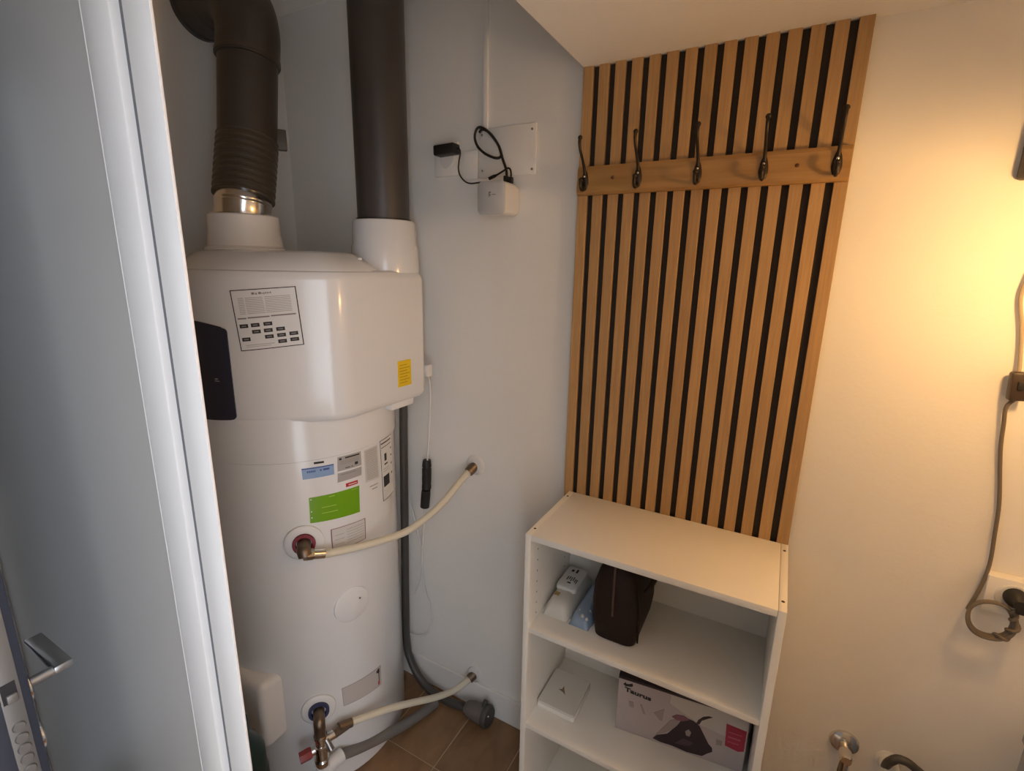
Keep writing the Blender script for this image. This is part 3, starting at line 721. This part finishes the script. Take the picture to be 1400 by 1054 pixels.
# ================================================================== BOOKCASE
BX0, BX1, BY0, BY1, BT = -.505, .0775, 1.006, 1.292, -.653
TH = .0155
bc = thing('bookcase', 'small white open bookcase standing below the slat panel', 'bookcase', ((BX0 + BX1) / 2, (BY0 + BY1) / 2, FL))
box('side_panel', MELA, bc, BX0, BX0 + TH, BY0, BY1, FL, BT, bevel=.0008)
box('side_panel', MELA, bc, BX1 - TH, BX1, BY0, BY1, FL, BT, bevel=.0008)
box('top_panel', MELA, bc, BX0 + TH + .0004, BX1 - TH - .0006, BY0, BY1, BT - .0165, BT - .0003, bevel=.0008)
SH1, SH2, SH3 = -.925, -1.236, -1.590
for z in (SH1, SH2, SH3): box('shelf', MELA, bc, BX0 + TH, BX1 - TH, BY0 + .003, BY1 - .004, z - .0155, z, bevel=.0008)
box('plinth', MELA, bc, BX0 + TH, BX1 - TH, BY0 + .02, BY0 + .035, FL, SH3 - .0155)
box('back_panel', MELA, bc, BX0 + TH, BX1 - TH, BY1 - .004, BY1 - .001, FL + .01, BT - .0165)
for x in (BX0 + .0095, BX1 - .0078):
    for y in (BY0 + .035, BY1 - .035):
        MB().cyl((x, y, BT - .0005), (x, y, BT + .0004), .0034, n=16).build('screw_hole', INK, bc)
pin = None
for y in (BY0 + .045, BY1 - .05):
    for k in range(7):
        z = -.715 - .032 * k
        MB().cyl((BX0 + TH - .0004, y, z), (BX0 + TH + .0004, y, z), .0024, n=10).build('pin_hole', mat('hole_shadow', (.30, .26, .21), .8), bc)

# toiletry bag
tb = thing('toiletry_bag', 'dark brown leather toiletry bag standing on the upper shelf', 'bag', (-.28, 1.17, SH1))
def bag_ring(z, sx, sy, cx, cy, r=.022):
    return [(cx + (u - 0) , cy + v, z) for u, v in rrect(-sx, sx, -sy, sy, min(r, sx * .9), 5)]
z0 = SH1
rings = [bag_ring(z0 + .0005, .046, .094, -.280, 1.166), bag_ring(z0 + .006, .053, .099, -.280, 1.166), bag_ring(z0 + .05, .059, .101, -.281, 1.167), bag_ring(z0 + .10, .061, .101, -.284, 1.168, .026), bag_ring(z0 + .145, .057, .098, -.287, 1.169, .028), bag_ring(z0 + .180, .046, .093, -.289, 1.170, .03), bag_ring(z0 + .205, .032, .086, -.290, 1.170, .028), bag_ring(z0 + .214, .018, .076, -.290, 1.170, .016)]
MB().ring_loft(rings).build('body', LEATH, tb, smooth=60)
zp = MB().tube([(-.292, 1.240, z0 + .216), (-.291, 1.10, z0 + .217), (-.290, 1.082, z0 + .205), (-.2885, 1.074, z0 + .175), (-.2865, 1.068, z0 + .13), (-.285, 1.065, z0 + .10)], .0030, n=10).build('zip', ZIPM, tb)
box('zip_pull', ZIPM, zp, -.2865, -.2815, 1.060, 1.0635, z0 + .080, z0 + .102, bevel=.001)
MB().tube([(-.220, 1.12, z0 + .135), (-.211, 1.13, z0 + .150), (-.207, 1.17, z0 + .156), (-.211, 1.21, z0 + .150), (-.220, 1.22, z0 + .130)], lambda t_: .007, n=10).build('handle', LEATH, tb)
# seam piping
MB().tube([(-.222, 1.085, z0 + .012), (-.221, 1.080, z0 + .06), (-.222, 1.082, z0 + .11), (-.231, 1.088, z0 + .155)], .0022, n=8).build('seam', LEATH, tb)

# packs of wipes
def pillow(cx, cy, z, sx, sy, hgt, rot, name, label, m, m2, text):
    pk = thing(name, label, 'wipes pack', (cx, cy, z), 'packs of wipes on the upper shelf')
    R_ = Matrix.Rotation(rot, 3, 'Z')
    def P(u, v, w): q_ = R_ @ Vector((u, v, 0)); return (cx + q_.x, cy + q_.y, z + w)
    b = MB(); N, K = 14, 10; top, bot = [], []
    for i in range(N + 1):
        v = -1 + 2 * i / N
        rt, rb = [], []
        for j in range(K + 1):
            u = -1 + 2 * j / K
            prof = (1 - abs(u) ** 4) * (1 - abs(v) ** 6) ** .6
            wr = 1 - .10 * (abs(v) > .84)
            wob = .0015 * math.sin(7 * u + 3 * v) * (1 - abs(u) ** 4)
            zz_ = hgt * max(0.04, prof) + wob * prof
            rt.append(b.bm.verts.new(P(u * sx * wr, v * sy, zz_))); rb.append(b.bm.verts.new(P(u * sx * wr, v * sy, .0005)))
        top.append(rt); bot.append(rb)
    for i in range(N):
        for j in range(K):
            b.bm.faces.new((top[i][j], top[i][j + 1], top[i + 1][j + 1], top[i + 1][j])); b.bm.faces.new((bot[i][j], bot[i + 1][j], bot[i + 1][j + 1], bot[i][j + 1]))
    for i in range(N):
        b.bm.faces.new((top[i][0], top[i + 1][0], bot[i + 1][0], bot[i][0])); b.bm.faces.new((top[i][K], bot[i][K], bot[i + 1][K], top[i + 1][K]))
    for j in range(K):
        b.bm.faces.new((top[0][j], bot[0][j], bot[0][j + 1], top[0][j + 1])); b.bm.faces.new((top[N][j], top[N][j + 1], bot[N][j + 1], bot[N][j]))
    b.build('film', m, pk, smooth=70)
    return pk, P
pk, P = pillow(-.446, 1.180, SH1, .040, .104, .040, math.radians(0), 'wipes_pack', 'white pack of wipes with hinged lid in the left corner of the upper shelf', PACKW, None, True)
lidb = MB(); lidb.ring_loft([[P(u, v, w) for u, v in rrect(-.032 + k, .030 - k, -.030 + k, .080 - k, .012)] for w, k in ((.036, 0), (.046, .001), (.048, .004))]); lo = lidb.build('lid', PLAST, pk, smooth=50)
lp = MB()
for (u0_, u1_, v0, v1) in ((-.002, .004, .050, .068), (-.016, -.008, .052, .062), (-.014, -.011, .008, .026), (-.008, -.005, .012, .028), (-.002, .001, .006, .026), (.004, .007, .010, .028), (.010, .013, .006, .022), (-.006, .004, -.006, .0), (.015, .018, .0, .02)):
    lp.ring_loft([[P(u0_, v0, w), P(u1_, v0, w), P(u1_, v1, w), P(u0_, v1, w)] for w in (.0480, .0484)])
lp.build('lid_print', INK, lo)['kind'] = 'stuff'
lp = MB(); lp.ring_loft([[P(-.022, -.060, w), P(-.008, -.060, w), P(-.008, -.046, w), P(-.022, -.046, w)] for w in (.0385, .0405)]); lp.build('film_badge', mat('ochre_badge', (.40, .28, .10), .5), pk)
pk2, P = pillow(-.3755, 1.178, SH1, .0305, .104, .030, 0.0, 'wipes_pack', 'pale blue plastic pack between the white wipes and the brown bag', PACKB, None, False)
for (u, v, r_) in ((.004, -.086, .005), (.018, -.092, .004), (.016, -.060, .004), (-.01, -.07, .003)):
    lp = MB(); lp.lathe(P(u, v, .0235), P(u, v, .0300), [(0, r_), (1, r_ * .6)], 12); lp.build('film_dot', PACKW, pk2)

# white square device on the lower shelf
wd = thing('square_case', 'flat white square plastic case with small dark emblem on the lower shelf', 'case', (-.432, 1.138, SH2))
def sq(k, z): return [(u, v, z) for u, v in rrect(-.4875 + k, -.3725 - k, 1.072 + k, 1.212 - k, .008)]
MB().ring_loft([sq(.003, SH2 + .0003), sq(0, SH2 + .003), sq(0, SH2 + .014), sq(.002, SH2 + .0165)]).build('base', MELA, wd, smooth=50)
MB().ring_loft([sq(.001, SH2 + .0168), sq(0, SH2 + .019), sq(.002, SH2 + .024), sq(.006, SH2 + .0245)]).build('lid', PACKW, wd, smooth=50)
em = MB(); zc = SH2 + .0245
em.ring_loft([[( -.434 + u, 1.140 + v, z) for u, v in ((-.013, -.002), (-.004, .002), (-.003, .016), (.003, .004), (.012, -.012), (.002, -.006))] for z in (zc, zc + .0004)])
em.build('emblem', mat('brown_emblem', (.22, .15, .09), .6), wd)

# iron carton
ib = thing('iron_box', 'printed carton of a steam iron lying on the lower shelf', 'box', (-.105, 1.21, SH2))
IA = math.radians(6.5)
ux = Vector((math.cos(IA), math.sin(IA), 0)); uy = Vector((-math.sin(IA), math.cos(IA), 0)); i0 = Vector((-.2685, 1.121, SH2 + .0005))
IW, IH, ID = .322, .172, .118
def ip(u, v, d): return i0 + ux * (u * IW) + Vector((0, 0, v * IH)) + uy * d
cb = MB(); 
def cring(k, d): return [tuple(ip(u, v, d)) for u, v in ((k, k * 1.8), (1 - k, k * 1.8), (1 - k, 1 - k * 1.8), (k, 1 - k * 1.8))]
cb.ring_loft([cring(.004, -.0006), cring(0, .0006), cring(0, ID)]); co = cb.build('carton', CARTON, ib, smooth=0)
def pr(name, m, poly, d=-.0010, parent=None):
    return MB().plate(poly, lambda u, v, t_: tuple(ip(u, v, t_)), d, d + .0008).build(name, m, parent or co, smooth=0)
pr('top_band', CARTD, [(0, .965), (1, .965), (1, 1), (0, 1)])
MB().ring_loft([[tuple(ip(0, 1, .0)), tuple(ip(1, 1, .0)), tuple(ip(1, 1, ID)), tuple(ip(0, 1, ID))], [tuple(ip(0, 1.006, .0)), tuple(ip(1, 1.006, .0)), tuple(ip(1, 1.006, ID)), tuple(ip(0, 1.006, ID))]]).build('top_flap', CARTD, co, smooth=0)
pr('pale_field', CARTL, [(.42, .955), (.985, .955), (.985, .50), (.66, .60), (.42, .80)], -.0007)
pr('iron_body', CARTD, [(.314, .062), (.339, .142), (.421, .235), (.487, .438), (.525, .604), (.565, .635), (.607, .626), (.654, .577), (.698, .436), (.736, .313), (.766, .261), (.77, .196), (.733, .13), (.701, .056), (.582, .03), (.468, .05), (.373, .04)], -.0014)
pr('iron_handle', CARTM, [(.443, .581), (.477, .643), (.531, .664), (.579, .626), (.527, .561), (.482, .546)], -.0017)
pr('iron_cord', CARTD, [(.627, .587), (.64, .675), (.672, .756), (.714, .801), (.74, .801), (.707, .752), (.667, .686), (.653, .609)], -.0016)
pr('iron_tank', CARTG, [(.334, .149), (.388, .333), (.437, .509), (.475, .555), (.515, .575), (.471, .39), (.411, .249)], -.0016)
pr('iron_dial', CARTG, [(.555, .40), (.580, .455), (.600, .41), (.592, .33), (.565, .33)], -.0017)
pr('iron_highlight', mat('carton_dim_print', (.09, .05, .07), .4), [(.49, .12), (.549, .26), (.625, .24), (.605, .17), (.549, .13)], -.0017)
pr('red_patch', CARTR, [(.842, .776), (.988, .748), (.988, .392), (.949, .356), (.852, .391)], -.0014)
for (a_, b_), (c0, c1) in [((.865, .955), (.55, .58)), ((.865, .945), (.47, .49)), ((.865, .96), (.64, .66))]:
    pr('patch_print', mat('pink_print', (.55, .12, .17), .5), [(a_, c0), (b_, c0), (b_, c1), (a_, c1)], -.0018)
pr('side_print', CARTG, [(.787, .445), (.831, .44), (.831, .362), (.788, .347)], -.0014)
pr('garment_print', CARTG, [(.095, .60), (.135, .60), (.14, .50), (.105, .50)], -.0014)
pr('garment_print', CARTG, [(.188, .60), (.205, .60), (.238, .45), (.218, .45)], -.0014)
pr('garment_print', CARTG, [(.302, .536), (.382, .667), (.374, .435), (.35, .44)], -.0014)
# bull mark and lettering
pr('bull_mark', INK, [(.040, .880), (.058, .925), (.064, .895), (.085, .905), (.112, .935), (.120, .895), (.105, .870), (.080, .862), (.060, .852)], -.0016)
fc = bpy.data.curves.new('lettering', 'FONT'); fc.body = 'Taurus'; fc.size = .030; fc.extrude = .0003; fc.offset = .0011
fo = bpy.data.objects.new('lettering_tmp', fc); COL.objects.link(fo)
bpy.context.view_layer.update()
me = bpy.data.meshes.new_from_object(fo.evaluated_get(bpy.context.evaluated_depsgraph_get()))
bpy.data.objects.remove(fo, do_unlink=True)
wmax = max(v.co.x for v in me.vertices)
for v in me.vertices:
    u, w, d = v.co.x / wmax * .215 + .056, v.co.y / .030 * .105 + .765 - (v.co.x / wmax) * .035, -.0014 - v.co.z
    q_ = ip(u, w, d); v.co = q_ + Vector((0, 0, H)) - ORG[ib.name]
me.materials.append(INK)
lo = bpy.data.objects.new('brand_lettering', me); COL.objects.link(lo); lo.parent = co

# ================================================================== RIGHT SIDE: LAMP, SOCKET, TAPS
LX, LY, LZ = .45, .965, .060
la = thing('wall_lamp', 'warm glowing wall lamp at the right edge with dark mount, corded switch and coiled flex', 'lamp', (LX, YW, 0))
MB().sphere((LX, LY, LZ), .034, (1, 1, 1.1)).build('bulb', BULBM, la)
MB().lathe((LX, LY, LZ + .062), (LX, LY, LZ + .125), [(0, .106), (.05, .107), (.75, .055), (1, .022), (1, .018), (.72, .052), (.03, .1045), (0, .1045)], 48, cap=False).build('added_lamp_shade', mat('dark_shade', (.035, .030, .032), .5), la)  # unseen shade, added to cut the bulb's steep upward light
MB().lathe((LX, LY, LZ + .062), (LX, LY, LZ + .125), [(.02, .1035), (.70, .0515), (.98, .018), (.98, .017), (.70, .0500), (.02, .1020)], 48, cap=False).build('added_shade_reflector', mat('white_reflector', (.85, .82, .76), .7), la)  # unseen white reflector, added to throw bulb light downward
MB().lathe((LX, LY, LZ + .032), (LX, LY, LZ + .085), [(0, .015), (.4, .017), (1, .015)], 24).build('lamp_holder', DGREY, la)
MB().tube([(LX, LY, LZ + .08), (LX, LY, LZ + .140), (LX - .02, LY + .08, LZ + .175), (.372, YW - .08, .215), (.368, YW - .020, .217)], .007, n=12).build('arm', DGREY, la)
box('wall_mount', mat('dark_mount', (.05, .042, .045), .5), la, .3395, .402, YW - .028, YW, .174, .262, bevel=.006)
MB().tube([(.395, YW - .014, .180), (.400, 1.303, .09), (.388, 1.303, -.000), (.386, 1.303, -.040), (.397, 1.303, -.090), (.405, 1.303, -.138), (.409, 1.298, -.180)], .0033, n=10).build('upper_flex', mat('cream_flex', (.40, .33, .24), .8), la)
sw = MB().obox((.4105, 1.291, -.2055), (.027, .020, .056), (0, math.radians(-4), 0), bevel=.004).build('switch', LBROWN, la)
MB().obox((.4115, 1.2795, -.203), (.010, .004, .016), (0, math.radians(-4), 0), bevel=.001).build('switch_button', BLACK, sw)
MB().tube([(.411, 1.292, -.232), (.403, 1.296, -.250), (.407, 1.300, -.285), (.412, 1.303, -.330), (.420, 1.305, -.377), (.433, 1.305, -.454), (.438, 1.303, -.519), (.441, 1.298, -.590), (.433, 1.290, -.648), (.421, 1.284, -.695)], .0036, n=10).build('lower_flex', CORD, la)
LC = Vector((.455, 1.268, -.696))
def loop(r, a0, a1, dy, sq_=1.0, n=28):
    return [LC + Vector((r * math.cos(math.radians(a0 + (a1 - a0) * i / n)), dy + .002 * math.sin(3 * math.radians(a0 + (a1 - a0) * i / n)), r * sq_ * math.sin(math.radians(a0 + (a1 - a0) * i / n)))) for i in range(n + 1)]
cl = MB()
cl.tube(loop(.036, 180, 540, 0, 1.15), .0032, n=10, sub=2); cl.tube(loop(.0385, 150, 510, -.005, 1.12), .0032, n=10, sub=2); cl.tube(loop(.034, 170, 530, .005, 1.17), .0032, n=10, sub=2)
cl.build('flex_coil', CORD, la)
wr_ = MB()
wr_.tube([LC + Vector((.0365 * math.cos(a) + .0065 * math.cos(9 * a) * math.cos(a), .0085 * math.sin(9 * a) - .001, .041 * math.sin(a) + .0065 * math.cos(9 * a) * math.sin(a))) for a in [math.radians(-70 + 110 * i / 24) for i in range(25)]], .0036, n=10, sub=2)
wr_.build('flex_wrap', CORD, la)
MB().tube([(.478, 1.262, -.665), (.487, 1.258, -.655), (.492, 1.256, -.650)], .0036, n=10).build('flex_tail', CORD, la)
pg = MB().lathe((.485, 1.284, -.638), (.485, 1.252, -.642), [(0, .0185), (.25, .019), (.6, .017), (1, .010)], 24).build('plug', BLACK, la)
box('plug_grip', BLACK, pg, .482, .500, 1.252, 1.262, -.662, -.640, bevel=.003)
ws = thing('wall_socket', 'surface-mounted white socket box behind the coiled lamp flex', 'socket', (.52, YW, -.69))
box('housing', WALL, ws, .441, .600, 1.285, YW, -.688, -.606, bevel=.003)
for x in (.485, .556):
    MB().lathe((x, 1.2855, -.645), (x, 1.281, -.645), [(0, .030), (1, .0285)], 32).build('socket_ring', PLAST, ws)

av = thing('angle_valve', 'small chrome tap with round wall rosette low on the right wall', 'tap', (.27, YW, -1.16))
MB().lathe((.270, YW, -1.165), (.270, YW - .012, -1.165), [(0, .033), (.5, .031), (1, .020)], 32).build('rosette', CHROME, av)
MB().lathe((.270, YW - .008, -1.165), (.270, YW - .062, -1.165), [(0, .011), (.4, .011), (.45, .014), (.85, .014), (1, .011)], 22).build('valve_body', CHROME, av)
MB().tube([(.270, YW - .05, -1.165), (.270, YW - .05, -1.20), (.270, YW - .05, -1.225)], .0095, n=16, smooth=False).build('outlet', CHROME, av)
MB().tube([(.262, YW - .060, -1.17), (.259, YW - .066, -1.20), (.264, YW - .070, -1.216), (.300, YW - .074, -1.222)], .0045, n=10).build('lever', BRASS, av)
wp = thing('drain_hose', 'grey hose hooked into a white wall pipe beside the chrome tap', 'hose', (.37, YW, -1.17))
MB().lathe((.362, YW, -1.170), (.362, YW - .050, -1.166), [(0, .026), (.12, .026), (.14, .020), (1, .020)], 28).build('wall_pipe', PLAST, wp)
MB().tube([(.352, YW - .030, -1.168), (.350, YW - .045, -1.140), (.353, YW - .056, -1.118), (.363, YW - .058, -1.104), (.380, YW - .058, -1.103), (.396, YW - .058, -1.111), (.425, YW - .058, -1.132), (.455, YW - .058, -1.18), (.50, YW - .05, -1.27), (.53, YW - .05, -1.42)], .0095, n=16).build('hose', DGREY, wp)
gcab = thing('low_cabinet', 'grey low cabinet corner at the bottom right edge', 'cabinet', (.68, 1.0, FL))
box('body', GREYC, gcab, .548, .812, .76, 1.25, FL + .03, -.945, bevel=.006)
box('top', GREYC, gcab, .545, .815, .755, 1.255, -.944, -.926, bevel=.003)
